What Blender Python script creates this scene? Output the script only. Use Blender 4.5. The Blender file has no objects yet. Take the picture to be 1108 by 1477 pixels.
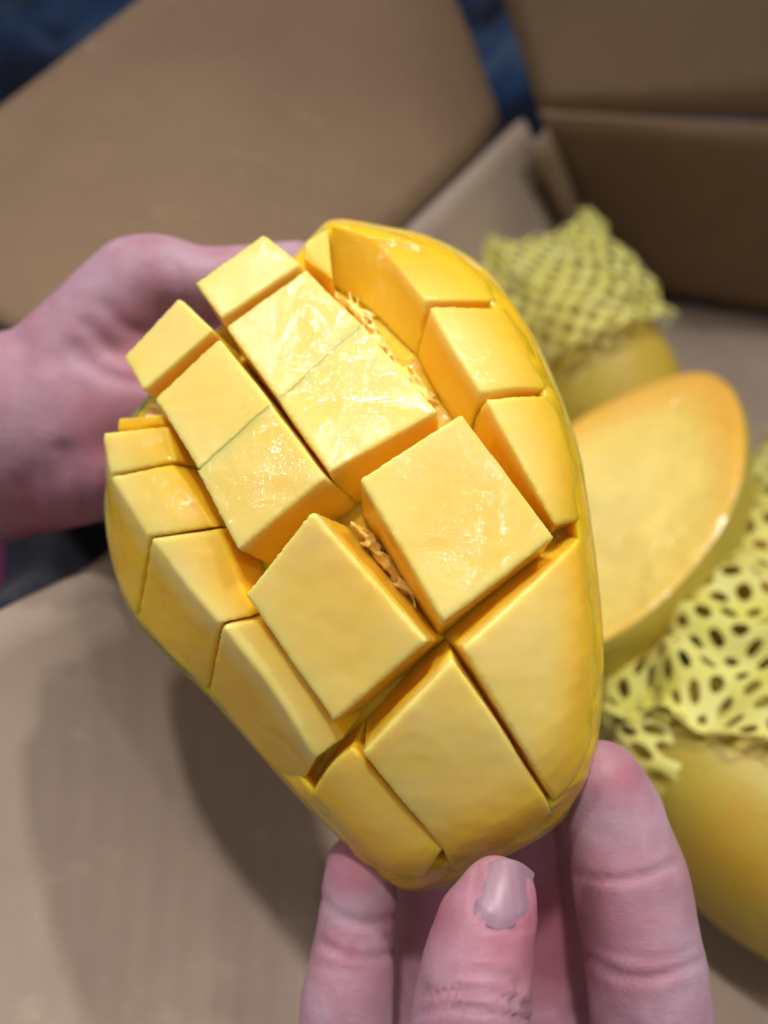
import bpy, bmesh, math, random
import numpy as np
from mathutils import Vector, Matrix, noise

random.seed(7)
rng = np.random.default_rng(7)
scene = bpy.context.scene
COL = scene.collection
rad = math.radians

# ------------------------------------------------------------------ camera
FPX, CX, CY = 1110.0, 554.0, 738.5          # focal length and centre, in photograph pixels
CAM_H, PITCH = 0.26, rad(45)
K = 0.85                                     # the hands and the held fruit are this much nearer than first measured
cam_d = bpy.data.cameras.new("camera")
cam = bpy.data.objects.new("camera", cam_d)
COL.objects.link(cam)
cam.location = (0, 0, CAM_H)
cam.rotation_euler = (rad(90) - PITCH, 0, 0)
cam_d.sensor_fit = 'VERTICAL'
cam_d.sensor_height = 34.6
cam_d.lens = 34.6 * FPX / 1477.0
cam_d.clip_start = 0.005
cam_d.clip_end = 50
cam_d.dof.use_dof = True
cam_d.dof.focus_distance = 0.130
cam_d.dof.aperture_fstop = 7.2
scene.camera = cam

# ------------------------------------------------------------------ light
world = bpy.data.worlds.new("World")
scene.world = world
world.use_nodes = True
bg = world.node_tree.nodes["Background"]
bg.inputs[0].default_value = (0.95, 0.95, 1.0, 1)
bg.inputs[1].default_value = 0.15


def lamp(name, loc, target, power, size, color, spread=46):
    d = bpy.data.lights.new(name, 'AREA')
    d.shape = 'DISK'
    d.size = size
    d.energy = power
    d.color = color
    d.spread = rad(spread)
    o = bpy.data.objects.new(name, d)
    COL.objects.link(o)
    o.location = loc
    o.rotation_euler = (Vector(target) - Vector(loc)).to_track_quat('-Z', 'Y').to_euler()
    return o


lamp("ceiling_or_glint_lamp", (0.42, 0.46, 1.25), (.03, .09, .1), 0.70, 0.055, (1.0, 0.97, 0.92), 54)
lamp("ceiling_or_glint_lamp", (-0.56, 0.70, 1.35), (0, .10, .1), 0.30, 0.12, (0.86, 0.86, 1.0))
lamp("ceiling_or_glint_lamp", (-0.08, 0.22, 1.40), (-.04, .05, .1), 0.60, 0.07, (1.0, 0.96, 0.93))

for lx, ly, lz, pw in [(0.62, -0.28, 1.35, .13), (-1.25, -0.10, 1.35, .26), (0.05, -0.80, 1.25, .07)]:  # three small lamps added only to raise glints on the cubes
    lamp("ceiling_or_glint_lamp", (lx, ly, lz), (0, .10, .1), pw, 0.09, (1.0, 0.97, 0.94))

scene.view_settings.view_transform = 'Standard'
scene.view_settings.look = 'None'
scene.view_settings.exposure = -0.10
scene.view_settings.gamma = 1.0
scene.view_settings.use_curve_mapping = False
scene.render.engine = 'CYCLES'
scene.cycles.use_denoising = True
scene.cycles.max_bounces = 8

# ------------------------------------------------------------------ helpers
s_, c_ = math.sin(PITCH), math.cos(PITCH)
RIGHT = np.array([1., 0, 0])
UP = np.array([0, s_, c_])
FWD = np.array([0, c_, -s_])
CAM = np.array([0, 0, CAM_H])


def W(px, py, d):
    """a point of the place: seen at photograph pixel (px, py), d metres in front of the lens"""
    return CAM + RIGHT * ((px - CX) / FPX * d) + UP * (-(py - CY) / FPX * d) + FWD * d


def F(px, py, z=0.0):
    r = RIGHT * ((px - CX) / FPX) + UP * (-(py - CY) / FPX) + FWD
    t = (z - CAM_H) / r[2]
    return CAM + r * t


def proj(v):
    q = np.asarray(v) - CAM
    d = q @ FWD
    return CX + FPX * (q @ RIGHT) / d, CY - FPX * (q @ UP) / d, d


def WK(px, py, d): return W(px, py, d * K)


def nz(v):
    v = np.asarray(v, float)
    return v / np.linalg.norm(v)


def link(name, me, mat, parent=None):
    o = bpy.data.objects.new(name, me)
    COL.objects.link(o)
    if mat is not None:
        me.materials.clear()
        me.materials.append(mat)
    if parent is not None:
        o.parent = parent
    return o


def tag(o, label, cat, group=None, kind=None):
    if label: o["label"] = label
    if cat: o["category"] = cat
    if group: o["group"] = group
    if kind: o["kind"] = kind
    return o


def thing(name, loc, label, cat, group=None):
    o = bpy.data.objects.new(name, None)
    COL.objects.link(o)
    o.location = loc
    o.empty_display_size = 0.01
    return tag(o, label, cat, group)


def mesh_from(verts, faces, origin=(0, 0, 0), smooth=True):
    v = np.asarray(verts, float) - np.asarray(origin, float)
    me = bpy.data.meshes.new("m")
    me.from_pydata([tuple(x) for x in v], [], [tuple(int(i) for i in f) for f in faces])
    bm = bmesh.new()
    bm.from_mesh(me)
    bmesh.ops.recalc_face_normals(bm, faces=bm.faces)
    bm.to_mesh(me)
    bm.free()
    if smooth:
        me.polygons.foreach_set("use_smooth", [True] * len(me.polygons))
    me.update()
    return me


def remesh(me, voxel, smooth_iter=4, factor=0.5):
    """closed mesh -> even, softly rounded skin"""
    o = bpy.data.objects.new("tmp", me)
    COL.objects.link(o)
    m = o.modifiers.new("r", 'REMESH')
    m.mode = 'VOXEL'
    m.voxel_size = voxel
    m.use_smooth_shade = True
    if smooth_iter:
        s = o.modifiers.new("s", 'SMOOTH')
        s.iterations = smooth_iter
        s.factor = factor
    dg = bpy.context.evaluated_depsgraph_get()
    dg.update()
    out = bpy.data.meshes.new_from_object(o.evaluated_get(dg))
    bpy.data.objects.remove(o)
    bpy.data.meshes.remove(me)
    out.polygons.foreach_set("use_smooth", [True] * len(out.polygons))
    return out


def get_co(me):
    a = np.empty(len(me.vertices) * 3)
    me.vertices.foreach_get("co", a)
    return a.reshape(-1, 3)


def get_no(me):
    a = np.empty(len(me.vertices) * 3)
    me.vertices.foreach_get("normal", a)
    return a.reshape(-1, 3)


def set_co(me, co):
    me.vertices.foreach_set("co", np.ascontiguousarray(co).ravel())
    me.update()


def fnoise(co, scale, seed=0.0):
    off = Vector((seed, seed * 1.7, -seed))
    return np.array([noise.noise(Vector(p) * scale + off) for p in co])


def vattr(me, name, vals):
    a = me.attributes.new(name, 'FLOAT', 'POINT')
    a.data.foreach_set("value", np.asarray(vals, dtype=np.float32))


def catmull(pts, n, closed=True):
    pts = np.asarray(pts, float)
    m = len(pts)
    out = []
    segs = m if closed else m - 1
    for i in range(segs):
        if closed:
            p0, p1, p2, p3 = pts[(i - 1) % m], pts[i], pts[(i + 1) % m], pts[(i + 2) % m]
        else:
            p0, p1, p2, p3 = pts[max(i - 1, 0)], pts[i], pts[i + 1], pts[min(i + 2, m - 1)]
        for k in range(n):
            t = k / n
            out.append(.5 * ((2 * p1) + (-p0 + p2) * t + (2 * p0 - 5 * p1 + 4 * p2 - p3) * t * t + (-p0 + 3 * p1 - 3 * p2 + p3) * t ** 3))
    if not closed:
        out.append(pts[-1])
    return np.array(out)


# ------------------------------------------------------------------ materials
class Mat:
    def __init__(self, name):
        self.m = bpy.data.materials.new(name)
        self.m.use_nodes = True
        self.nt = self.m.node_tree
        self.n = self.nt.nodes
        self.b = self.n["Principled BSDF"]
        self.co = self.n.new("ShaderNodeTexCoord").outputs["Object"]

    def set(self, **kw):
        for k, v in kw.items():
            self.b.inputs[k.replace("_", " ")].default_value = v
        return self

    def l(self, a, b):
        self.nt.links.new(a, b)

    def noise(self, scale, detail=4, rough=.55, vec=None, dist=0.0):
        t = self.n.new("ShaderNodeTexNoise")
        t.inputs["Scale"].default_value = scale
        t.inputs["Detail"].default_value = detail
        t.inputs["Roughness"].default_value = rough
        t.inputs["Distortion"].default_value = dist
        self.l(vec if vec is not None else self.co, t.inputs["Vector"])
        return t.outputs["Fac"]

    def voronoi(self, scale, vec=None):
        t = self.n.new("ShaderNodeTexVoronoi")
        t.inputs["Scale"].default_value = scale
        self.l(vec if vec is not None else self.co, t.inputs["Vector"])
        return t.outputs["Distance"]

    def scalevec(self, sc, rot=(0, 0, 0)):
        t = self.n.new("ShaderNodeMapping")
        t.inputs["Scale"].default_value = sc
        t.inputs["Rotation"].default_value = rot
        self.l(self.co, t.inputs["Vector"])
        return t.outputs["Vector"]

    def ramp(self, fac, stops):
        t = self.n.new("ShaderNodeValToRGB")
        el = t.color_ramp.elements
        while len(el) < len(stops):
            el.new(.5)
        for e, (p, c) in zip(el, stops):
            e.position = p
            e.color = (*c, 1) if len(c) == 3 else c
        self.l(fac, t.inputs["Fac"])
        return t.outputs["Color"]

    def attr(self, name):
        t = self.n.new("ShaderNodeAttribute")
        t.attribute_name = name
        return t.outputs["Fac"]

    def mix(self, fac, a, b, mode='MIX'):
        t = self.n.new("ShaderNodeMix")
        t.data_type = 'RGBA'
        t.blend_type = mode
        for sock, v in ((t.inputs["Factor"], fac), (t.inputs["A"], a), (t.inputs["B"], b)):
            pass
        fi = t.inputs[0]; ai = t.inputs[6]; bi = t.inputs[7]
        for sock, v in ((fi, fac), (ai, a), (bi, b)):
            if isinstance(v, (int, float)):
                sock.default_value = v
            elif isinstance(v, tuple):
                sock.default_value = (*v, 1)
            else:
                self.l(v, sock)
        return t.outputs[2]

    def math(self, op, a, b=0.0, c=0.0, clamp=False):
        t = self.n.new("ShaderNodeMath")
        t.operation = op
        t.use_clamp = clamp
        for i, v in enumerate((a, b, c)):
            if isinstance(v, (int, float)):
                t.inputs[i].default_value = v
            else:
                self.l(v, t.inputs[i])
        return t.outputs[0]

    def color(self, out):
        self.l(out, self.b.inputs["Base Color"])
        return self

    def bump(self, fac, strength, dist, prev=None):
        t = self.n.new("ShaderNodeBump")
        t.inputs["Strength"].default_value = strength
        t.inputs["Distance"].default_value = dist
        self.l(fac, t.inputs["Height"])
        if prev is not None:
            self.l(prev, t.inputs["Normal"])
        self.l(t.outputs[0], self.b.inputs["Normal"])
        return t.outputs[0]


def sss(M, weight, radius, scale):
    M.b.inputs["Subsurface Weight"].default_value = weight
    M.b.inputs["Subsurface Radius"].default_value = radius
    M.b.inputs["Subsurface Scale"].default_value = scale


def make_flesh():
    M = Mat("mango_flesh")
    n1 = M.noise(70, 4, .6)
    pale = M.ramp(n1, [(.28, (.84, .61, .11)), (.52, (.84, .645, .175)), (.75, (.84, .67, .24))])
    fib = M.noise(1.0, 5, .6, M.scalevec((130, 900, 260), (.3, .2, .8)))
    pale = M.mix(M.math('MULTIPLY', fib, .22), pale, (.90, .72, .30))
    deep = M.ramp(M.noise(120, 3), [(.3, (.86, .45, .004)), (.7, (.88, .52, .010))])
    hz = M.attr("rind_and_shade_tint")
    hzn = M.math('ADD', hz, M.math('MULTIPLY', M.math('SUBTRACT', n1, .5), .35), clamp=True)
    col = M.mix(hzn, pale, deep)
    M.color(col)
    M.set(Roughness=.42, IOR=1.36)
    M.b.inputs["Specular IOR Level"].default_value = .18
    sss(M, .80, (1.0, .60, .08), .0048)
    M.bump(M.noise(1.0, 3, .6, M.scalevec((300, 1500, 700), (.3, .2, .8))), .10, .0002)
    # film of juice: beaded in patches, so it glitters
    wet = M.ramp(M.noise(80, 3, .6), [(.34, (0, 0, 0)), (.56, (1, 1, 1))])
    bead = M.math('ADD', M.noise(1000, 2, .5), M.math('MULTIPLY', M.noise(2200, 1, .5), .35))
    h = M.math('MULTIPLY', bead, M.math('ADD', M.math('MULTIPLY', wet, .8), .2))
    t = M.n.new("ShaderNodeBump")
    t.inputs["Strength"].default_value = .9
    t.inputs["Distance"].default_value = .00022
    M.l(h, t.inputs["Height"])
    M.l(t.outputs[0], M.b.inputs["Coat Normal"])
    M.b.inputs["Coat Weight"].default_value = .85
    M.b.inputs["Coat Roughness"].default_value = .06
    M.b.inputs["Coat IOR"].default_value = 1.34
    return M.m


def make_fibre():
    M = Mat("mango_fibre")
    M.color(M.ramp(M.noise(300, 2), [(.3, (.92, .62, .10)), (.7, (.94, .74, .26))]))
    M.set(Roughness=.3)
    return M.m


def make_skin_rind():
    M = Mat("mango_rind")
    n = M.noise(38, 4, .6)
    c = M.ramp(n, [(.30, (.20, .21, .055)), (.48, (.52, .40, .07)), (.66, (.72, .42, .05))])
    sp = M.ramp(M.voronoi(700), [(.06, (.30, .22, .04)), (.16, (1, 1, 1))])
    M.color(M.mix(.5, c, sp, 'MULTIPLY'))
    M.set(Roughness=.42)
    sss(M, .15, (1, .5, .1), .002)
    M.bump(M.noise(900, 2), .25, .0003)
    return M.m


def make_whole_rind(name, ca, cb, cc):
    M = Mat(name)
    n = M.noise(22, 4, .6)
    c = M.ramp(n, [(.30, ca), (.5, cb), (.72, cc)])
    sp = M.ramp(M.voronoi(330), [(.06, (.22, .15, .05)), (.17, (1, 1, 1))])
    st = M.ramp(M.noise(60, 5, .7), [(.60, (1, 1, 1)), (.74, (.35, .26, .10))])
    sp = M.mix(.55, sp, st, 'MULTIPLY')
    M.color(M.mix(.5, c, sp, 'MULTIPLY'))
    M.set(Roughness=.45)
    sss(M, .15, (1, .6, .1), .003)
    M.bump(M.noise(500, 3), .2, .0004)
    return M.m


def make_skin():
    M = Mat("skin")
    n = M.noise(55, 4, .6)
    c = M.ramp(n, [(.28, (.35, .18, .225)), (.5, (.435, .275, .33)), (.72, (.50, .35, .415))])
    fine = M.noise(420, 3, .6)
    c = M.mix(M.math('MULTIPLY', fine, .30), c, (.46, .23, .28))
    blot = M.ramp(M.noise(120, 5, .7), [(.42, (0, 0, 0)), (.66, (1, 1, 1))])
    c = M.mix(M.math('MULTIPLY', blot, .40), c, (.42, .13, .17))
    vein = M.ramp(M.noise(26, 3, .5), [(.50, (0, 0, 0)), (.75, (1, 1, 1))])
    c = M.mix(M.math('MULTIPLY', vein, .22), c, (.36, .26, .36))
    c = M.mix(M.attr("flush_and_shade"), c, (.42, .11, .15))
    M.color(c)
    M.set(Roughness=.50, IOR=1.4)
    M.b.inputs["Specular IOR Level"].default_value = .42
    sss(M, .32, (1, .40, .30), .0035)
    lines = M.noise(1.0, 3, .6, M.scalevec((260, 1100, 1100)), .8)
    b = M.bump(lines, .22, .0004)
    b = M.bump(M.noise(1400, 3), .18, .0003, b)
    return M.m


def make_nail():
    M = Mat("nail")
    n = M.noise(1.0, 3, .5, M.scalevec((900, 60, 60)))
    M.color(M.ramp(n, [(.3, (.30, .165, .215)), (.7, (.36, .215, .265))]))
    M.set(Roughness=.38)
    sss(M, .25, (1, .4, .3), .002)
    M.bump(n, .12, .0003)
    return M.m


def make_card(name, base, fold=False):
    M = Mat(name)
    a = np.array(base)
    n = M.noise(14, 5, .6)
    c = M.ramp(n, [(.3, tuple(a * .86)), (.7, tuple(a * 1.10))])
    fl = M.noise(1.0, 4, .65, M.scalevec((60, 900, 900)))
    c = M.mix(M.math('MULTIPLY', fl, .25), c, tuple(a * .62))
    M.color(c)
    M.set(Roughness=.78)
    M.b.inputs["Specular IOR Level"].default_value = .25
    sc = M.ramp(M.noise(1.0, 5, .7, M.scalevec((35, 90, 35), (.2, .4, .9))), [(.58, (0, 0, 0)), (.72, (1, 1, 1))])
    M.color(M.mix(M.math('MULTIPLY', sc, .30), c, tuple(np.minimum(a * 1.5, .8))))
    wv = M.n.new("ShaderNodeTexWave")
    wv.inputs["Scale"].default_value = 45
    wv.inputs["Distortion"].default_value = .6
    M.l(M.co, wv.inputs["Vector"])
    b = M.bump(wv.outputs["Fac"], .07, .0012)
    b = M.bump(M.noise(6, 3), .3, .004, b)
    M.bump(M.noise(700, 3), .2, .0004, b)
    return M.m


def make_foam():
    M = Mat("net_foam")
    c = M.ramp(M.noise(60, 3), [(.3, (.88, .82, .12)), (.7, (.92, .88, .26))])
    M.color(c)
    M.set(Roughness=.6)
    sss(M, .35, (1, 1, .3), .003)
    M.bump(M.noise(900, 2), .3, .0004)
    return M.m


def make_plain(name, stops, scale, rough, bump=0.0, bscale=100, bd=.002, sheen=0.0, spec=.5):
    M = Mat(name)
    M.color(M.ramp(M.noise(scale, 4, .6), stops))
    M.set(Roughness=rough)
    M.b.inputs["Specular IOR Level"].default_value = spec
    M.b.inputs["Sheen Weight"].default_value = sheen
    if bump:
        M.bump(M.noise(bscale, 4), bump, bd)
    return M.m


FLESH = make_flesh()
FIBRE = make_fibre()
RIND = make_skin_rind()
RIND_Y = make_whole_rind("yellow_rind", (.38, .31, .04), (.52, .39, .05), (.60, .30, .025))
RIND_G = make_whole_rind("green_yellow_rind", (.54, .41, .05), (.64, .44, .05), (.68, .34, .03))
SKIN = make_skin()
NAIL = make_nail()
CARD = make_card("cardboard", (.250, .160, .092))  # flaps and back wall: same board, darkened for the shade they stand in
CARD_LIT = make_card("cardboard_lit", (.40, .305, .235))  # left wall and bottom: same board, its lit look put into a paler colour
CARD_EDGE = make_card("cardboard_edge", (.40, .31, .23))
FOAM = make_foam()
TABLE = make_plain("table_top", [(.3, (.035, .035, .045)), (.7, (.07, .07, .085))], 12, .5, .2)
BLUE = make_plain("blue_plastic", [(.36, (.006, .011, .025)), (.50, (.015, .045, .13)), (.60, (.06, .18, .46)), (.74, (.42, .54, .75))], 7, .35, .4, 30, .01)
NAVY = make_plain("navy_cloth", [(.3, (.008, .009, .016)), (.7, (.018, .02, .034))], 60, .9, .4, 1200, .0006, .3)
PINK = make_plain("magenta_cloth", [(.3, (.42, .02, .22)), (.7, (.60, .05, .34))], 60, .85, .4, 1200, .0006, .3)

# ------------------------------------------------------------------ the box
table = link("table", mesh_from([(-3, -1, -.012), (3, -1, -.012), (3, 3.5, -.012), (-3, 3.5, -.012)], [(0, 1, 2, 3)]), TABLE)
tag(table, "dark table top under the cardboard box", "table", kind="structure")


def sheet(name, fn, nu, nv, thick, mat, parent, origin, wob=.0012, edge=CARD_EDGE):
    """a corrugated-board panel: fn(u, v) gives its inner face, thick metres deep"""
    P = np.array([[fn(i / nu, j / nv) for j in range(nv + 1)] for i in range(nu + 1)])
    du = np.gradient(P, axis=0); dv = np.gradient(P, axis=1)
    N = np.cross(du, dv)
    N /= np.linalg.norm(N, axis=2, keepdims=True)
    if np.sum(N[nu // 2, nv // 2] * (CAM - P[nu // 2, nv // 2])) < 0:
        N = -N
    w = np.array([[noise.noise(Vector(P[i, j]) * 9) for j in range(nv + 1)] for i in range(nu + 1)])
    A = P + N * (w * wob)[..., None]
    B = A - N * thick
    n = (nu + 1) * (nv + 1)
    V = np.concatenate([A.reshape(-1, 3), B.reshape(-1, 3)])
    idx = lambda i, j: i * (nv + 1) + j
    faces, mats = [], []
    for i in range(nu):
        for j in range(nv):
            faces.append((idx(i, j), idx(i + 1, j), idx(i + 1, j + 1), idx(i, j + 1))); mats.append(0)
            faces.append(tuple(n + k for k in (idx(i, j), idx(i, j + 1), idx(i + 1, j + 1), idx(i + 1, j)))); mats.append(0)
    for i in range(nu):
        for j in (0, nv):
            faces.append((idx(i, j), idx(i + 1, j), n + idx(i + 1, j), n + idx(i, j))); mats.append(1)
    for j in range(nv):
        for i in (0, nu):
            faces.append((idx(i, j), idx(i, j + 1), n + idx(i, j + 1), n + idx(i, j))); mats.append(1)
    me = mesh_from(V, faces, origin, smooth=False)
    o = link(name, me, mat, parent)
    me.materials.append(edge)
    me.polygons.foreach_set("material_index", mats)
    me.polygons.foreach_set("use_smooth", [m == 0 for m in mats])
    return o


ZT = 0.119
corner_top = F(757, 172, ZT)
corner_bot = np.array([F(1000, 440)[0] - .05, 0, 0])
dirb = nz(F(1108, 458) - F(1000, 440))
corner_bot = F(1000, 440) - dirb * .060
crease_b = F(590, 330, ZT)
dirl = nz(crease_b - corner_top)
origin = corner_bot.copy()
box = thing("cardboard_box", origin, "open brown cardboard box with raised flaps holding the mangoes", "box")


def lerp(a, b, t): return a + (b - a) * t


# floor: bounded by the left and back wall lines
fl_a, fl_b = corner_bot, corner_bot + dirl * .62
fl_c, fl_d = corner_bot + dirb * .34, corner_bot + dirl * .62 + dirb * .34
sheet("bottom_panel", lambda u, v: lerp(lerp(fl_a, fl_b, u), lerp(fl_c, fl_d, u), v), 24, 16, .004, CARD_LIT, box, origin, .0008)
# back wall
bt0 = F(779, 166, ZT)
bt1 = bt0 + (F(1108, 178, ZT) - bt0) * 1.5
sheet("back_panel", lambda u, v: lerp(lerp(corner_bot + [0, .002, 0], corner_bot + dirb * .34 + [0, .002, 0], u), lerp(bt0, bt1, u), v), 18, 10, .004, CARD, box, origin, edge=CARD)
# back flap, folded up and out
bfl = W(722, -10, .395) - bt0          # left edge of the back flap
bfr = np.array([0, .07, .13])
sheet("back_flap", lambda u, v: lerp(bt0, bt1, u) + np.array([0, .0035, .002]) + lerp(bfl, bfr, u) * (1.6 * v), 18, 10, .004, CARD, box, origin)
# left wall: top edge follows the crease, then drops a little toward the front
top_pts = catmull([corner_top, crease_b, F(430, 480, ZT), F(270, 655, ZT - .001), F(165, 800, ZT - .004), F(0, 880, ZT - .010), F(-160, 965, ZT - .018)], 8, closed=False)


def top_edge(u):
    x = u * (len(top_pts) - 1)
    i = min(int(x), len(top_pts) - 2)
    return lerp(top_pts[i], top_pts[i + 1], x - i)


def left_wall(u, v):
    b = lerp(fl_a, corner_bot + dirl * .60, u) + np.array([.006, 0, -.003])
    t = top_edge(u)
    k = min(1, max(0, (u - .30) / .35)); k = k * k * (3 - 2 * k)
    a = b + dirb * (.004 + .11 * k) + np.array([0, 0, .0035])      # the board curves over into the bottom
    m_ = b + np.array([0, 0, .004])
    p = lerp(lerp(a, m_, v), lerp(m_, t, v), v)
    return p


sheet("left_panel", left_wall, 40, 24, .004, CARD_LIT, box, origin)
# left flap, raised; creased once along its height
fo_a, fo_b = corner_top, F(300, 610, ZT)
out_a = corner_top + 2.2 * (W(676, -5, .375) - corner_top)
out_b = W(-230, 352, .275)
vL = nz(np.array([-.516, .258, .819]))


def left_flap(u, v):
    q = lerp(lerp(fo_a, fo_b, u), lerp(out_a, out_b, u), v) + np.array([-.003, 0, .002])
    nrm = nz(np.cross(dirl, vL))
    if nrm[0] < 0: nrm = -nrm
    k = .20 + .05 * v
    bend = .0 if u > k else (k - u) * .05
    return q - nrm * bend + nrm * .006 * math.sin(math.pi * v) * (1 - u)


sheet("left_flap", left_flap, 40, 12, .004, CARD, box, origin)
# torn strip of packing tape left in the open corner
t0, t1 = corner_top + np.array([.006, -.004, -.004]), lerp(corner_top, corner_bot, .85) + np.array([.004, -.006, 0])
sheet("corner_tuck", lambda u, v: lerp(t0, t1, u) + dirl * (.028 * (v - .25)) + np.array([.008 * v * (1 - v) + .004, -.003, 0]), 8, 6, .002, CARD, box, origin)

# ------------------------------------------------------------------ beyond the box
def blob_sheet(name, cx, cy, wx, wy, base, amp, scale, seed, mat, n=70):
    V, Fc = [], []
    for i in range(n + 1):
        for j in range(n + 1):
            x = cx + (i / n - .5) * wx; y = cy + (j / n - .5) * wy
            e = min(1, 6 * min(i, j, n - i, n - j) / n)
            p = Vector((x * scale, y * scale, seed))
            z = base + e * amp * (abs(noise.noise(p)) * 1.2 + .5 * abs(noise.noise(p * 2.3)) + .35)
            V.append((x, y, z if e > 0 else -.0115))
    for i in range(n):
        for j in range(n):
            a = i * (n + 1) + j
            Fc.append((a, a + n + 1, a + n + 2, a + 1))
    o = link(name, mesh_from(V, Fc), mat)
    sol = o.modifiers.new("thickness", 'SOLIDIFY'); sol.thickness = .001
    return o


tag(blob_sheet("plastic_sheet", -.1, 1.05, 1.9, .75, -.01, .12, 5, 3.1, BLUE), "crumpled dark blue plastic sheet lying behind the box", "plastic sheet")
nv_c = F(60, 850, .03)
tag(blob_sheet("folded_cloth", nv_c[0] - .045, nv_c[1] + .05, .12, .24, -.008, .06, 9, 8.2, NAVY, 40), "dark navy cloth lying beside the open box flap", "cloth")
tag(blob_sheet("folded_cloth", F(-22, 800, .03)[0] - .03, F(0, 800, .03)[1] + .0, .075, .16, -.008, .09, 10, 2.2, PINK, 40), "magenta cloth beside the navy cloth, below the wrist", "cloth")

# ------------------------------------------------------------------ the hedgehog-cut mango cheek
C0 = np.array([575., 850.])
AX = nz([.5, .866]); BX = nz([.866, -.5])


def D(px, py):
    r = np.array([px, py]) - C0
    A = r @ AX; B = r @ BX
    return K * (.147 + (.030 if A < 0 else .018) * (A / 500) ** 2 + (.020 if B > 0 else .023) * (B / 350) ** 2)


def T(px, py, off=0.0): return W(px, py, D(px, py) + off * K)


def NRM(px, py, e=12):
    a = T(px + e, py) - T(px - e, py); b = T(px, py + e) - T(px, py - e)
    n = nz(np.cross(a, b))
    return n if n @ (CAM - T(px, py)) > 0 else -n


outline_px = catmull([(482, 321), (450, 346), (375, 425), (275, 512), (195, 600), (158, 690), (160, 785), (190, 880), (240, 942), (305, 1005), (370, 1078), (430, 1146), (482, 1198),
                      (530, 1250), (580, 1279), (640, 1274), (715, 1238), (798, 1190), (845, 1128), (862, 1050), (868, 950), (862, 850), (848, 740), (830, 640),
                      (790, 532), (742, 445), (690, 384), (620, 346), (545, 329)], 6)
cen = np.array([545., 810.])
_rel = outline_px - cen
_ang = np.arctan2(_rel[:, 1], _rel[:, 0]); _rad = np.hypot(_rel[:, 0], _rel[:, 1])
_o = np.argsort(_ang)
_ang, _rad = _ang[_o], _rad[_o]


def r_of(px, py):
    """0 at the middle of the cheek, 1 on its outline"""
    a = np.arctan2(py - cen[1], px - cen[0])
    return np.hypot(px - cen[0], py - cen[1]) / np.interp(a, _ang, _rad, period=2 * math.pi)


def rim(r):
    t = np.clip((r - .78) / .22, 0, 1)
    return .0112 * (1 - np.sqrt(1 - t * t * .985))


def slab_off(r):
    t = np.clip((r - .85) / .105, 0, 1)
    t = t * t * (3 - 2 * t)
    return .0142 * (1 - t) + (rim(r) + .0005) * t


mango_base = WK(575, 850, .172)
mango = thing("mango_cheek", mango_base, "cross-hatched yellow mango cheek turned inside out into cubes, held between two hands", "mango")

def polar_shell(rs, offs, scale_last=None):
    V, Fc = [], []
    n = len(outline_px)
    for r, off in zip(rs, offs):
        for p in outline_px:
            q = cen + (p - cen) * r
            o_ = off
            if callable(off):
                b_ = cen + (p - cen)
                w_ = np.clip((470 - b_[0]) / 70, 0, 1) * np.clip((1170 - b_[1]) / 70, 0, 1)
                o_ = off(w_)
            V.append(T(q[0], q[1], o_))
    k = len(rs)
    for i in range(k - 1):
        for j in range(n):
            Fc.append((i * n + j, i * n + (j + 1) % n, (i + 1) * n + (j + 1) % n, (i + 1) * n + j))
    V.append(T(*cen, offs[0](0) if callable(offs[0]) else offs[0])); V.append(T(*cen, offs[-1]))
    for j in range(n):
        Fc.append((len(V) - 2, (j + 1) % n, j))
        Fc.append((len(V) - 1, (k - 1) * n + j, (k - 1) * n + (j + 1) % n))
    return V, Fc


def rind_and_shade_tint(me, co, rimk=1.0):
    """orange tint: real towards the rind, plus groove shade painted in below the cut faces"""
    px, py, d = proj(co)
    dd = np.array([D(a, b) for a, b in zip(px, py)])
    ns = np.clip((d - dd - .0004) / .0030, 0, 1)  # walls of the cuts: their shaded amber is put into the colour
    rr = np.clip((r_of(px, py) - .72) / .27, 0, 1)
    vattr(me, "rind_and_shade_tint", np.maximum(ns * .9, rr * rr * (3 - 2 * rr) * rimk))


# flesh slab under the cubes
rs = [.1, .25, .4, .55, .7, .8, .84, .87, .89, .91, .93, .945, .955, .97, .98, .988, .994, .997]
V, Fc = polar_shell(rs + [.995, .985, .94, .8, .5, .2], [(lambda w_, r=r: float(slab_off(r)) * (1 - w_) + w_ * (.0142 - .0024 * float(np.clip((r - .9) / .1, 0, 1)))) for r in rs] + [.0128, .0142, .0155, .0172, .0178, .0178])
me = mesh_from(V, Fc)
me = remesh(me, .0007, 4)
co = get_co(me); no = get_no(me)
co = co + no * (fnoise(co, 160, 3) * .00055 + fnoise(co, 420, 9) * .0002)[:, None]
set_co(me, co - mango_base)
rind_and_shade_tint(me, co)
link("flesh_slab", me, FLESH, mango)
# rind behind it
V, Fc = polar_shell([.2, .5, .8, .94, .99, 1.004, 1.011, 1.006, .99, .95, .85, .6, .3],
                    [.0170, .0170, .0164, .0148, .0138, .0132, .0150, .0170, .0182, .0195, .0208, .0208, .0208])
me = remesh(mesh_from(V, Fc), .0008, 2)
co = get_co(me)
set_co(me, co - mango_base)
link("rind", me, RIND, mango)


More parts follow.
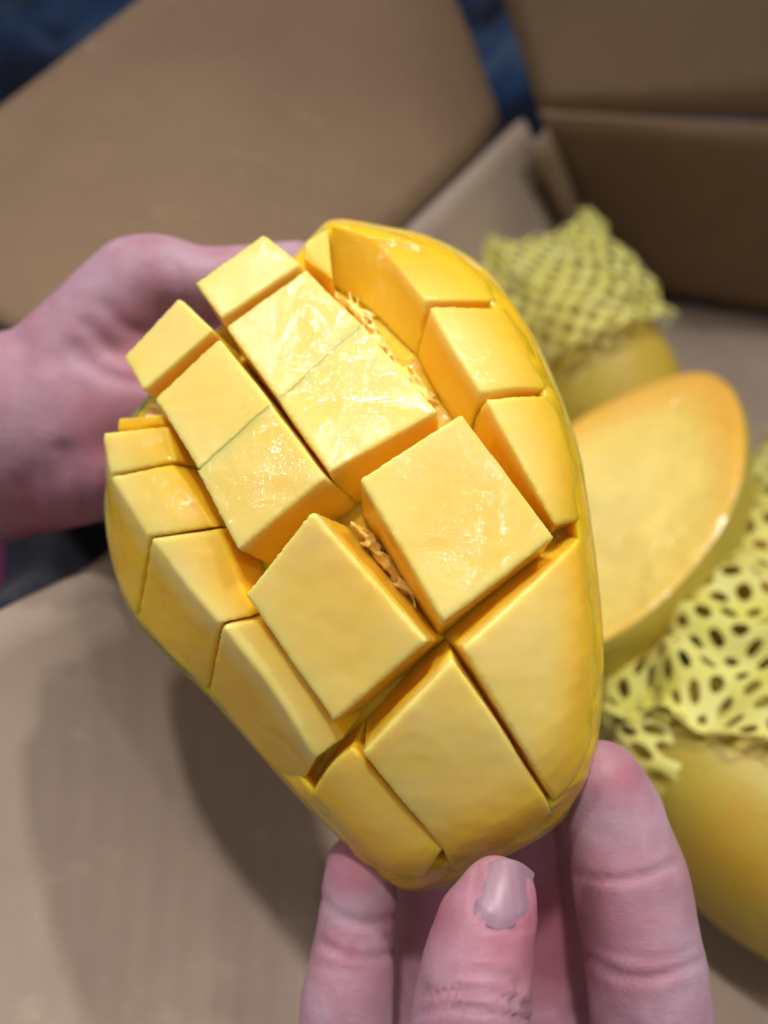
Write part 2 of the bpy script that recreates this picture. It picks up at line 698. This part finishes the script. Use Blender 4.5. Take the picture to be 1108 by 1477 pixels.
def piece(name, rows, offs, h=.0165, taper=.93, heights=None, seed=0, voxel=.00046, rnd=4, lean=None, follow=False, base0=None):
    """one cut block of flesh: rows of photograph pixels give its cut face; the root reaches down into the slab"""
    rows = np.array(rows, float)
    hh = np.array(heights if heights is not None else [1.0] * len(rows), float)
    offs = np.array(offs, float)
    if len(rows) > 2:
        if rows.shape[1] == 2:
            rows = np.stack([rows[:, 0], rows.mean(1), rows[:, 1]], 1)
        lin = not follow
        if lin:                                            # flat faces meeting in a ridge
            f_ = lambda A: np.stack([lerp(A[i], A[i + 1], k / 6) for i in range(len(A) - 1) for k in range(6)] + [A[-1]])
        tr = f_(np.concatenate([rows.reshape(len(rows), -1), offs[:, None], hh[:, None]], 1)) if lin else catmull(np.concatenate([rows.reshape(len(rows), -1), offs[:, None], hh[:, None]], 1), 6, closed=False)
        rows = tr[:, :-2].reshape(len(tr), -1, 2); offs = tr[:, -2]; hh = tr[:, -1]
        rows = np.stack([catmull(r_, 6, closed=False) for r_ in rows])
    R, Cn = len(rows), len(rows[0])
    O = np.repeat(offs[:, None], Cn, 1)
    if follow:
        rr = r_of(rows[..., 0], rows[..., 1])
        O2 = np.maximum(np.minimum(O, .004), rim(rr)) + .0016 * np.clip((rr - .966) / .02, 0, 1)
        wc = np.clip((np.arange(Cn) / (Cn - 1) - .42) * 2.4, 0, 1)[None, :] * np.ones((R, 1)) if follow == 2 else 1.0
        O = O * (1 - wc) + O2 * wc
    top = np.array([[T(rows[i, k, 0], rows[i, k, 1], O[i, k]) for k in range(Cn)] for i in range(R)])
    allp = np.array([p for row in rows for p in row], float)
    mid = allp.mean(0)
    N = NRM(*mid)
    if lean is not None:
        N = nz(N + RIGHT * lean[0] + UP * lean[1])
    ctr = top.reshape(-1, 3).mean(0)
    base = np.empty_like(top)
    for i in range(R):
        for k in range(Cn):
            q = ctr + (top[i, k] - ctr) * taper
            dep = h * K * hh[i]
            base[i, k] = (q if hh[i] > .6 else top[i, k]) - N * dep
    if base0 is not None:                                  # root of the inner cut wall, where it meets the groove
        b0 = catmull(base0, 6, closed=False)
        b0 = np.array([T(p[0], p[1], .0138) for p in b0[np.linspace(0, len(b0) - 1, Cn).round().astype(int)]])
        dlt = b0 - base[0]
        for i in range(R):
            base[i] += dlt * max(0, 1 - 1.6 * i / (R - 1))
    V = np.concatenate([top.reshape(-1, 3), base.reshape(-1, 3)])
    n = R * Cn
    ix = lambda i, k: i * Cn + k
    Fc = []
    for i in range(R - 1):
        for k in range(Cn - 1):
            Fc.append((ix(i, k), ix(i, k + 1), ix(i + 1, k + 1), ix(i + 1, k)))
            Fc.append((n + ix(i, k), n + ix(i + 1, k), n + ix(i + 1, k + 1), n + ix(i, k + 1)))
    for i in range(R - 1):
        for k in (0, Cn - 1):
            Fc.append((ix(i, k), ix(i + 1, k), n + ix(i + 1, k), n + ix(i, k)))
    for k in range(Cn - 1):
        for i in (0, R - 1):
            Fc.append((ix(i, k), ix(i, k + 1), n + ix(i, k + 1), n + ix(i, k)))
    me = remesh(mesh_from(V, Fc), voxel, rnd, .5)
    co = get_co(me); no = get_no(me)
    co = co + no * (fnoise(co, 90, seed) * .00022 + fnoise(co, 330, seed + 5) * .00008)[:, None]
    rind_and_shade_tint(me, co, 1.0 if follow else 0.0)
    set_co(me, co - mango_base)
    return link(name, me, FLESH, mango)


Q = lambda a, b, c, d: [[a, b], [d, c]]
cubes = [
    # column through the middle-left
    (Q((177, 515), (258, 430), (308, 474), (206, 563)), -.0010, .0168),
    (Q((222, 575), (316, 487), (392, 583), (286, 677)), 0.0, .0162),
    (Q((282, 679), (388, 580), (470, 688), (343, 793)), 0.0, .0168),
    (Q((353, 857), (450, 738), (616, 925), (480, 1041)), -.0008, .0168),
    # column through the middle-right
    (Q((282, 408), (380, 338), (434, 380), (318, 458)), -.0010, .0168),
    (Q((325, 471), (441, 388), (525, 469), (403, 577)), 0.0, .0162),
    (Q((399, 571), (521, 464), (632, 592), (474, 681)), 0.0, .0168),
    (Q((518, 690), (666, 595), (801, 774), (640, 896)), -.0012, .0172),
]
for i, (rows, off, h) in enumerate(cubes):
    piece("flesh_cube", rows, [off, off], h=h, seed=i * 3.3, rnd=3, taper=.96, lean=(-.16, .24) if i in (2, 3, 6, 7) else (-.05, .08))

wedges = [
    # right edge, top to bottom
    ([[(438, 350), (473, 326)], [(437, 374), (480, 402)]], [.001, .003], .014, [1, 1], False, None),
    ([[(474, 322), (541, 348), (613, 431)], [(530, 328), (610, 358), (674, 433)], [(568, 334), (662, 372), (730, 434)]], [-.001, .0002, .004], .0175, [1, .9, .3], 2, [(470, 408), (536, 453), (602, 517)]),
    ([[(620, 441), (656, 505), (695, 566)], [(682, 442), (716, 503), (746, 560)], [(738, 444), (776, 511), (803, 564)]], [0, .0008, .004], .0175, [1, .8, .3], True, [(600, 514), (630, 572), (672, 638)]),
    ([[(702, 575), (750, 665), (801, 758)], [(758, 571), (788, 660), (815, 754)], [(808, 569), (832, 655), (848, 750)]], [0, .0010, .004], .0170, [1, .8, .3], True, [(670, 622), (735, 715), (800, 772)]),
    ([[(668, 935), (729, 1037), (800, 1158)], [(755, 856), (797, 985), (830, 1125)], [(838, 775), (866, 925), (858, 1080)]], [0, .0006, .003], .0165, [1, .9, .3], True, None),
    # lower end
    ([[(522, 1088), (590, 1018), (653, 951)], [(582, 1160), (655, 1105), (721, 1050)], [(632, 1218), (712, 1190), (783, 1146)], [(655, 1266), (725, 1232), (806, 1182)]], [0, .0006, .0020, .004], .0165, [1, 1, .6, .3], True, None),
    # left edge, bottom to top
    ([[(508, 1078), (570, 1150), (640, 1226)], [(476, 1106), (542, 1190), (618, 1258)], [(446, 1150), (510, 1226), (600, 1278)]], [.0026, .0020, .004], .014, [1, .8, .3], True, None),
    ([[(374, 894), (437, 975), (497, 1066)], [(321, 903), (388, 990), (456, 1094)], [(301, 998), (364, 1074), (428, 1143)]], [.003, -.0004, .0118], .015, [1, .9, .3], False, None),
    ([[(314, 764), (342, 830), (366, 888)], [(219, 777), (268, 842), (317, 899)], [(199, 893), (248, 948), (299, 996)]], [.004, 0, .0118], .015, [1, .9, .3], False, None),
    ([[(248, 670), (280, 715), (310, 760)], [(161, 687), (187, 730), (215, 774)], [(160, 793), (176, 850), (197, 892)]], [.004, 0, .0118], .015, [1, .9, .3], False, None),
    ([[(240, 614), (254, 666)], [(149, 625), (160, 684)], [(154, 715), (159, 790)]], [.004, 0, .0112], .014, [1, .9, .3], False, None),
    ([[(232, 597), (238, 612)], [(170, 603), (168, 622)]], [.005, .005], .010, [1, 1], False, None),
]
for i, (rows, offs, h, hh, fol, ln) in enumerate(wedges):
    piece("flesh_wedge", rows, offs, h=h, heights=hh, seed=50 + i * 2.1, taper=.97, rnd=5, follow=fol, base0=ln)


# stringy fibres in the open cuts
def tube(pts, radii, sides=6):
    pts = np.asarray(pts, float)
    V, Fc = [], []
    for i, p in enumerate(pts):
        t = nz(pts[min(i + 1, len(pts) - 1)] - pts[max(i - 1, 0)])
        a = nz(np.cross(t, [.3, .2, .93])); b = np.cross(t, a)
        for k in range(sides):
            w = 2 * math.pi * k / sides
            V.append(p + (a * math.cos(w) + b * math.sin(w)) * radii[i])
    for i in range(len(pts) - 1):
        for k in range(sides):
            Fc.append((i * sides + k, i * sides + (k + 1) % sides, (i + 1) * sides + (k + 1) % sides, (i + 1) * sides + k))
    Fc.append(tuple(range(sides))); Fc.append(tuple((len(pts) - 1) * sides + k for k in range(sides)))
    return V, Fc


def fibres(path, count, spread, seed):
    r = random.Random(seed)
    V, Fc = [], []
    path = np.array(path, float)
    for _ in range(count):
        t = r.random() * (len(path) - 1)
        i = min(int(t), len(path) - 2)
        p = lerp(path[i], path[i + 1], t - i)
        d = nz(path[i + 1] - path[i])
        a = r.gauss(0, .35)
        d = np.array([d[0] * math.cos(a) - d[1] * math.sin(a), d[0] * math.sin(a) + d[1] * math.cos(a)])
        L = r.uniform(25, 75)
        q0 = p + np.array([r.gauss(0, spread), r.gauss(0, spread)])
        pts = []
        for k in range(6):
            q = q0 + d * L * (k / 5 - .5) + np.array([r.gauss(0, 1.1), r.gauss(0, 1.1)])
            off = .0140 - .0030 * math.sin(math.pi * k / 5) * r.uniform(.3, 1.4)
            pts.append(T(q[0], q[1], off))
        rr = r.uniform(.0003, .0008) * K
        v, f = tube(pts, [rr * (.4 + .6 * math.sin(math.pi * (k + .6) / 6.2)) for k in range(6)])
        f = [tuple(j + len(V) for j in x) for x in f]
        V += list(v); Fc += f
    me = remesh(mesh_from(V, Fc, mango_base), .00035, 3)
    o = link("flesh_fibres", me, FIBRE, mango)
    o["kind"] = "stuff"
    return o


fibres([(486, 418), (532, 466), (578, 532), (622, 592)], 26, 5, 3)
fibres([(522, 765), (550, 800), (590, 850), (635, 915)], 24, 4, 4)
fibres([(250, 640), (300, 730), (350, 830)], 10, 5, 5)

# ------------------------------------------------------------------ hands
def capsule_cloud(chains):
    """chains of (px, py, depth, radius px); returns one closed heap of balls to be skinned over"""
    bm = bmesh.new()
    for ch in chains:
        pts = [(WK(x, y, d), r * d * K / FPX) for x, y, d, r in ch]
        for i in range(len(pts)):
            p0, r0 = pts[i]
            segs = [(p0, r0)]
            if i + 1 < len(pts):
                p1, r1 = pts[i + 1]
                n = max(2, int(np.linalg.norm(p1 - p0) / (.18 * min(r0, r1))))
                segs = [(lerp(p0, p1, k / n), r0 + (r1 - r0) * k / n) for k in range(n)]
            for p, r in segs:
                bmesh.ops.create_icosphere(bm, subdivisions=3, radius=r, matrix=Matrix.Translation(Vector(p)))
    me = bpy.data.meshes.new("heap")
    bm.to_mesh(me)
    bm.free()
    return me


def seg_dist(px, py, a, b):
    a = np.array(a, float); b = np.array(b, float)
    ab = b - a
    t = np.clip(((px - a[0]) * ab[0] + (py - a[1]) * ab[1]) / (ab @ ab), 0, 1)
    return np.hypot(px - a[0] - t * ab[0], py - a[1] - t * ab[1])


def finish_hand(me, creases, flush_shade_spots, base, seed, rough=.0005):
    co = get_co(me); no = get_no(me)
    px, py, d = proj(co)
    front = (no @ -FWD) > -.1
    disp = fnoise(co, 90, seed) * rough + fnoise(co, 260, seed + 3) * rough * .3
    for pts, width, depth, dmax in creases:
        dist = np.full(len(co), 1e9)
        pp = catmull(pts, 5, closed=False)
        for a, b in zip(pp[:-1], pp[1:]):
            dist = np.minimum(dist, seg_dist(px, py, a, b))
        ok = front & (d < dmax * K)
        depth = depth * (.45 if dmax > .17 else .9)
        disp = disp - np.where(ok, depth * (.8 + .5 * fnoise(co, 120, 21)) * np.exp(-(dist / width) ** 2), 0)
        disp = disp + np.where(ok, depth * .18 * np.exp(-((dist - 2.2 * width) / (1.2 * width)) ** 2), 0)
    fl = np.zeros(len(co))
    for x, y, r, k in flush_shade_spots:
        fl = np.maximum(fl, k * np.exp(-(np.hypot(px - x, py - y) / r) ** 2))
    co = co + no * disp[:, None]
    vattr(me, "flush_and_shade", np.clip(fl, 0, 1))
    set_co(me, co - base)
    return me


# lower hand: thumb in front, four fingers behind
th = [(714, 1296, .1467, 57), (726, 1292, .147, 50), (700, 1338, .1445, 72), (686, 1410, .142, 82), (678, 1480, .141, 86), (672, 1560, .142, 86), (700, 1700, .150, 98), (735, 1850, .160, 120)]
fA = [(872, 1128, .176, 58), (886, 1180, .177, 74), (906, 1260, .176, 83), (918, 1330, .175, 84), (930, 1400, .174, 88), (940, 1480, .173, 88), (945, 1620, .174, 92), (930, 1800, .176, 105)]
fB = [(770, 1180, .200, 52), (782, 1260, .208, 66), (784, 1370, .212, 72), (800, 1480, .208, 74), (800, 1620, .184, 80), (810, 1800, .178, 105)]
fC = [(622, 1225, .197, 46), (618, 1300, .202, 54), (612, 1390, .204, 58), (620, 1490, .202, 62), (650, 1620, .180, 78), (700, 1800, .176, 100)]
fD = [(520, 1252, .181, 52), (518, 1300, .181, 56), (512, 1360, .180, 60), (500, 1440, .179, 68), (498, 1520, .178, 72), (530, 1640, .178, 80), (600, 1800, .175, 100)]
palm = [(640, 1860, .178, 150), (740, 1920, .178, 170), (860, 1880, .178, 150)]
arm = [(740, 1920, .178, 170), (740, 2150, .185, 165), (740, 2500, .20, 170)]
me = remesh(capsule_cloud([th, fA, fB, fC, fD, palm, arm]), .0011, 10, .5)
hand_base = WK(740, 1920, .178)
cre = [
    ([(826, 1258), (870, 1268), (920, 1266), (972, 1246)], 6, .0011, .19),
    ([(846, 1380), (890, 1404), (945, 1410), (1004, 1388)], 7, .0012, .19),
    ([(850, 1362), (900, 1378), (960, 1382), (1000, 1366)], 5, .0006, .19),
    ([(462, 1292), (490, 1320), (530, 1332), (570, 1322)], 6, .0011, .19),
    ([(462, 1358), (500, 1380), (545, 1382), (578, 1370)], 6, .0010, .19),
    ([(458, 1390), (500, 1400), (550, 1396)], 6, .0005, .19),
    # thumb knuckle folds
    ([(636, 1412), (670, 1400), (715, 1404), (752, 1424)], 4.5, .0007, .16),
    ([(610, 1432), (660, 1428), (715, 1434), (760, 1450)], 5, .0009, .16),
    ([(606, 1460), (650, 1452), (700, 1458), (764, 1470)], 5, .0008, .16),
    ([(600, 1492), (660, 1486), (720, 1490)], 5, .0007, .16),
    ([(728, 1396), (748, 1420), (742, 1448)], 4, .0008, .16),
    ([(650, 1385), (690, 1378), (730, 1384)], 4, .0004, .16),
    # nail bed groove
    ([(690, 1250), (686, 1300), (694, 1330), (735, 1340), (764, 1334)], 4, .0006, .16),
]
flu_shade = [(900, 1120, 45, .5), (520, 1250, 45, .45), (500, 1370, 45, .35), (930, 1400, 50, .4), (900, 1265, 50, .3), (700, 1350, 40, .35), (790, 1350, 120, .75), (610, 1330, 60, .55), (640, 1420, 40, .15)]  # reddened fingertips and joints; shade in the recess between fingers painted maroon
finish_hand(me, cre, flu_shade, hand_base, 4.0)
hand1 = thing("hand", hand_base, "bare hand pinching the lower tip of the cubed mango between thumb and fingers", "hand")
link("hand_skin", me, SKIN, hand1)
# thumbnail: curved plate sitting on the thumb tip, turned to the right
from mathutils.bvhtree import BVHTree
hv = get_co(me) + hand_base
bvh = BVHTree.FromPolygons([Vector(p) for p in hv], [tuple(p.vertices) for p in me.polygons])
ncorn = [np.array(p, float) for p in ((682, 1330), (759, 1336), (773, 1243), (690, 1237))]   # cuticle left, right, tip right, left
NU, NV = 22, 22
Pn = np.zeros((NU + 1, NV + 1, 3))
for i in range(NU + 1):
    for j in range(NV + 1):
        u, v = i / NU, j / NV
        a = 2 * v - 1
        q = lerp(lerp(ncorn[0], ncorn[1], v), lerp(ncorn[3], ncorn[2], v), u)
        q[1] += 12 * (1 - a * a) * (1 - u) - 7 * (1 - a * a) * u + 16 * abs(a) ** 5 * u ** 3 - 14 * abs(a) ** 5 * (1 - u) ** 3     # rounded ends
        ray = nz(W(q[0], q[1], 1.0) - CAM)
        hit = bvh.ray_cast(Vector(CAM), Vector(ray))
        ok = hit[0] is not None and u < .62 and v < .86 and proj(np.array(hit[0]))[2] < .152 * K
        if ok:
            Pn[i, j] = np.array(hit[0])
        elif v >= .86 and j > 1:
            dep = 2 * proj(Pn[i, j - 1])[2] - proj(Pn[i, j - 2])[2] + .00006
            Pn[i, j] = W(q[0], q[1], dep)
        else:
            dep = 2 * proj(Pn[i - 1, j])[2] - proj(Pn[i - 2, j])[2] + .000015
            Pn[i, j] = W(q[0], q[1], dep)
for _ in range(14):
    Q_ = Pn.copy()
    Q_[1:-1, 1:-1] = (Pn[:-2, 1:-1] + Pn[2:, 1:-1] + Pn[1:-1, :-2] + Pn[1:-1, 2:]) / 4
    Q_[0, 1:-1] = (Pn[0, :-2] + Pn[0, 2:]) / 2; Q_[-1, 1:-1] = (Pn[-1, :-2] + Pn[-1, 2:]) / 2
    Q_[1:-1, 0] = (Pn[:-2, 0] + Pn[2:, 0]) / 2; Q_[1:-1, -1] = (Pn[:-2, -1] + Pn[2:, -1]) / 2
    Pn = Q_
Vn, Fn = [], []
for i in range(NU + 1):
    for j in range(NV + 1):
        u, a = i / NU, 2 * j / NV - 1
        Vn.append(Pn[i, j] - FWD * (.0001 + .00045 * (1 - a ** 4) * min(1, u * 4) + .0002 * u))
for i in range(NU):
    for j in range(NV):
        k = i * (NV + 1) + j
        Fn.append((k, k + 1, k + NV + 2, k + NV + 1))
nail = link("thumbnail", mesh_from(Vn, Fn, hand_base), NAIL, hand1)
m = nail.modifiers.new("thickness", 'SOLIDIFY'); m.thickness = .0008; m.offset = -1
m = nail.modifiers.new("round", 'SUBSURF'); m.levels = 1; m.render_levels = 1

# rear hand: wrist at the left, thumb folded over the top, fingers behind the rind
arm = [(-420, 720, .235, 165), (-180, 670, .230, 152), (0, 636, .226, 146)]
plm = [(0, 636, .226, 146), (80, 606, .224, 136), (150, 585, .224, 122), (215, 590, .226, 115)]
heel = [(60, 660, .224, 110), (150, 660, .222, 92), (215, 650, .226, 80)]
thb = [(95, 560, .221, 104), (145, 485, .217, 84), (198, 412, .214, 70), (220, 402, .214, 64), (290, 412, .216, 54), (360, 408, .217, 52), (432, 394, .217, 46)]
f1 = [(215, 560, .228, 100), (320, 520, .228, 62), (440, 540, .226, 56), (540, 560, .217, 52)]
f2 = [(215, 600, .228, 100), (330, 600, .230, 62), (460, 640, .226, 56), (580, 670, .207, 52)]
f3 = [(215, 640, .228, 90), (330, 680, .230, 60), (450, 730, .222, 54), (560, 770, .203, 50)]
f4 = [(200, 670, .228, 80), (300, 740, .228, 54), (400, 790, .218, 48), (480, 830, .203, 44)]
me = remesh(capsule_cloud([arm, plm, heel, thb, f1, f2, f3, f4]), .0013, 12, .5)
hb = WK(100, 620, .226)
cre = [
    ([(110, 500), (135, 530), (170, 545), (215, 550)], 11, .0016, .24),
    ([(125, 470), (155, 500), (190, 518), (225, 520)], 10, .0014, .24),
    ([(150, 440), (180, 470), (215, 485)], 9, .0010, .24),
    ([(38, 500), (30, 580), (42, 660), (52, 745)], 14, .0014, .24),
        ([(92, 650), (105, 695), (130, 735), (165, 742)], 14, .0014, .24),
    ([(245, 375), (262, 400), (272, 440)], 9, .0012, .24),
]
finish_hand(me, cre, [(170, 640, 80, .7), (60, 770, 90, .75), (205, 530, 60, .6), (150, 500, 40, .3)], hb, 11.0, .0004)
hand2 = thing("hand", hb, "blurred bare hand and wrist supporting the cubed mango from behind", "hand")
link("hand_skin", me, SKIN, hand2)

# ------------------------------------------------------------------ other fruit
def mango_points(nu, nv, a, b, c, bend=.12, taper=.16):
    V = []
    for i in range(nu + 1):
        th = math.pi * i / nu
        x = -math.cos(th)
        rr = math.sin(th) ** .86
        w = 1 + taper * -x
        for j in range(nv):
            ph = 2 * math.pi * j / nv
            y = math.cos(ph) * rr * w; z = math.sin(ph) * rr * w
            V.append((a * x, b * (y + bend * (x * x - .4)), c * z))
    Fc = []
    for i in range(nu):
        for j in range(nv):
            Fc.append((i * nv + j, i * nv + (j + 1) % nv, (i + 1) * nv + (j + 1) % nv, (i + 1) * nv + j))
    return np.array(V), Fc


def frame(e1, up=(0, 0, 1)):
    e1 = nz(e1); e2 = nz(np.cross(up, e1)); e3 = np.cross(e1, e2)
    return np.stack([e1, e2, e3], 1)


def whole_mango(center, R, a, b, c, mat, label):
    V, Fc = mango_points(40, 48, a, b, c)
    P = V @ R.T
    P += np.array([[noise.noise(Vector(p) * 30) * .0012] * 3 for p in P]) * .6
    low = P[:, 2].min()
    ctr = np.array([center[0], center[1], -low + .0006])
    base = np.array([ctr[0], ctr[1], .0006])
    root = thing("whole_mango", base, label, "mango", "whole mangoes in the box")
    me = mesh_from(P + ctr, Fc, base)
    bm = bmesh.new(); bm.from_mesh(me)
    bmesh.ops.remove_doubles(bm, verts=bm.verts, dist=1e-5)
    bmesh.ops.recalc_face_normals(bm, faces=bm.faces)
    bm.to_mesh(me); bm.free()
    me.polygons.foreach_set("use_smooth", [True] * len(me.polygons))
    link("rind", me, mat, root)
    # stem scar
    tip = R @ np.array([-a, b * .07, 0]) + ctr
    V2, F2 = tube([tip - R[:, 0] * -.003, tip - R[:, 0] * .002], [.004, .003], 10)
    link("stem_scar", mesh_from(V2, F2, base), CARD, root)
    return root, ctr


def net(center, R, prof, nc, nr, label, thick=.0030, arc=None, seed=0, crumple=.006, peak=0.0, ridge=.0):
    """foam sleeve: prof(t) -> (x along axis, radius y, radius z); diamonds round the axis"""
    bm = bmesh.new()
    grid = []
    for i in range(nr + 1):
        row = []
        t = i / nr
        x, ry, rz = prof(t)
        for j in range(nc):
            ph = 2 * math.pi * (j + .5 * (i % 2)) / nc
            if arc: ph = arc[0] + (arc[1] - arc[0]) * (j + .5 * (i % 2)) / nc
            p = np.array([x + peak * t * abs(math.cos(ph)) ** 2 * (1 + .25 * math.cos(ph)), math.cos(ph) * ry, math.sin(ph) * rz])
            q = R @ p + center
            n_ = R @ np.array([0, math.cos(ph), math.sin(ph)])
            w = noise.noise(Vector(q) * 45 + Vector((seed, 0, 0)))
            q = q + n_ * crumple * (w + .35 * math.sin(ph * 9)) + R[:, 0] * crumple * noise.noise(Vector(q) * 60)
            q = q + n_ * ridge * math.cos(i * math.pi / 2)
            q[2] = max(q[2], thick * .55)
            row.append(bm.verts.new(q))
        grid.append(row)
    for i in range(0, nr - 1):
        for j in range(nc if not arc else nc - 1):
            if arc and i % 2 == 0 and j == 0: continue
            a = grid[i][j]
            if i % 2 == 0:
                l, r = grid[i + 1][(j - 1) % nc], grid[i + 1][j]
            else:
                l, r = grid[i + 1][j], grid[i + 1][(j + 1) % nc]
            bm.faces.new((a, r, grid[i + 2][j], l))
    bmesh.ops.wireframe(bm, faces=bm.faces[:], thickness=thick, offset=0, use_replace=True, use_boundary=True, use_even_offset=False, use_relative_offset=False)
    zmin = min(v.co.z for v in bm.verts)
    base = np.array([center[0], center[1], max(zmin, 0)])
    bmesh.ops.recalc_face_normals(bm, faces=bm.faces)
    me = bpy.data.meshes.new("net")
    bmesh.ops.translate(bm, verts=bm.verts, vec=Vector(-base))
    bm.to_mesh(me); bm.free()
    o = link("foam_net", me, FOAM)
    o.location = base
    tag(o, label, "foam net", "foam fruit nets")
    s = o.modifiers.new("round", 'SUBSURF'); s.levels = 2; s.render_levels = 2
    me.polygons.foreach_set("use_smooth", [True] * len(me.polygons))
    return o


# mango at the back, its net pushed up over the far end
c1 = F(850, 560, .034)
R1 = frame(nz(np.array([-.30, .62, .42])))
_, c1 = whole_mango(c1, R1, .050, .036, .034, RIND_G, "yellow-green whole mango with its net pulled up over one end, in the box corner")


def prof1(t):
    x = .002 + .072 * t
    m = .043 - .006 * max(0, (t - .3) / .7)
    return x, m * (1 + .12 * max(0, t - .4)), m * (1 - .75 * max(0, (t - .30) / .70))


net(c1, R1, prof1, 24, 15, "pale yellow-green foam net standing in two peaks in the box corner", .0056, seed=1, peak=.022, ridge=.0015)

# mango lying under its net on the right
c2 = F(1212, 832, .04)
e = nz(np.append((F(1215, 600, .04) - F(960, 1000, .04))[:2], 0))
R2 = frame(e)
_, c2 = whole_mango(c2, R2, .062, .040, .036, RIND_G, "whole mango almost covered by a yellow foam net beside the halved one")
net(c2, R2, lambda t: (-.112 + .225 * t, .049 * (1 - .18 * abs(2 * t - 1) ** 3), .042 * (1 - .30 * abs(2 * t - 1) ** 3)), 30, 50, "long yellow foam net wrapped round a mango beside the halved one", .0062, seed=4, crumple=.009, ridge=.0022)

# mango at the lower right
c3 = F(1215, 1220, .036)
R3 = frame(nz(np.array([.75, -.55, .05])))
_, c3 = whole_mango(c3, R3, .064, .036, .034, RIND_Y, "yellow whole mango with orange blush, mostly uncovered below a ragged net end")
net(c3, R3, lambda t: (-.070 + .085 * t, (.012 + .0285 * t ** .5), (.011 + .0275 * t ** .5)), 9, 12, "ragged loose end of foam net over the mostly uncovered yellow mango", .0034, arc=(.3, 3.0), seed=9, crumple=.005)

# halved mango, cut face up
hc = W(878, 712, .276)
e1 = nz(W(1048, 505, .325) - W(770, 895, .272))
n0 = nz(-.62 * RIGHT + .36 * UP - .70 * FWD)
n0 = nz(n0 - e1 * (n0 @ e1))
e2 = np.cross(n0, e1)
Vh, Fh = [], []
rings = [(.06, -.004), (.2, -.004), (.4, -.0035), (.6, -.0028), (.78, -.0015), (.88, -.0004), (.94, 0), (.98, -.0008), (1.0, -.003), (1.01, -.008), (.99, -.015), (.93, -.022), (.82, -.028), (.66, -.032), (.45, -.0345), (.2, -.036), (.05, -.036)]
NS = 72
for r, z in rings:
    for k in range(NS):
        ph = 2 * math.pi * k / NS
        x = math.cos(ph); y = math.sin(ph)
        w = .043 * (1 + .10 * -x) * (1 - .20 * max(0, x) ** 2)
        xr = r * x
        z2 = z
        if z > -.0065:                                      # two knife strokes meeting in a low ridge
            z2 = z - .010 * max(0, -.05 - xr + .25 * r * y) * (1 - r ** 6) - .006 * max(0, xr - .45) ** 1.2
        Vh.append(hc + e1 * (.073 * r * x) + e2 * (w * r * y) + n0 * (z2 if z > -.01 else z * 1.45))
for i in range(len(rings) - 1):
    for k in range(NS):
        Fh.append((i * NS + k, i * NS + (k + 1) % NS, (i + 1) * NS + (k + 1) % NS, (i + 1) * NS + k))
Fh.append(tuple(range(NS))); Fh.append(tuple((len(rings) - 1) * NS + k for k in range(NS)))
Vh = np.array(Vh)
dz = Vh[:, 2].min() - .0008
hbase = np.array([hc[0], hc[1], Vh[:, 2].min()])


def make_half_flesh():
    M = Mat("cut_flesh")
    c = M.ramp(M.attr("rind_and_shade_tint"), [(0, (.93, .74, .22)), (.60, (.93, .68, .14)), (.86, (.90, .46, .03)), (1, (.84, .38, .02))])
    n = M.noise(40, 4)
    c = M.mix(M.math('MULTIPLY', n, .3), c, (.92, .76, .30))
    M.color(c)
    M.set(Roughness=.25)
    M.b.inputs["Coat Weight"].default_value = .9
    M.b.inputs["Coat Roughness"].default_value = .10
    sss(M, .4, (1, .5, .1), .004)
    M.bump(M.noise(55, 3), .8, .005)
    return M.m


half = thing("halved_mango", hbase, "halved mango leaning in the box with its smooth wet cut face showing", "mango")
nface = 8
fv = Vh[:nface * NS + 0]
ff = [f for f in Fh[:(nface - 1) * NS]] + [tuple(range(NS))]
me = mesh_from(fv, ff, hbase)
vattr(me, "rind_and_shade_tint", [r * (.72 + .28 * min(1, max(0, .20 + 1.1 * math.cos(2 * math.pi * k / NS)))) for r, _ in rings[:nface] for k in range(NS)])
link("cut_face", me, make_half_flesh(), half)
k0 = (nface - 1) * NS
sv = Vh[k0:]
sf = [tuple(i - k0 for i in f) for f in Fh[(nface - 1) * NS:-2]] + [tuple(i - k0 for i in Fh[-1])]
link("rind", mesh_from(sv, sf, hbase), RIND_Y, half)
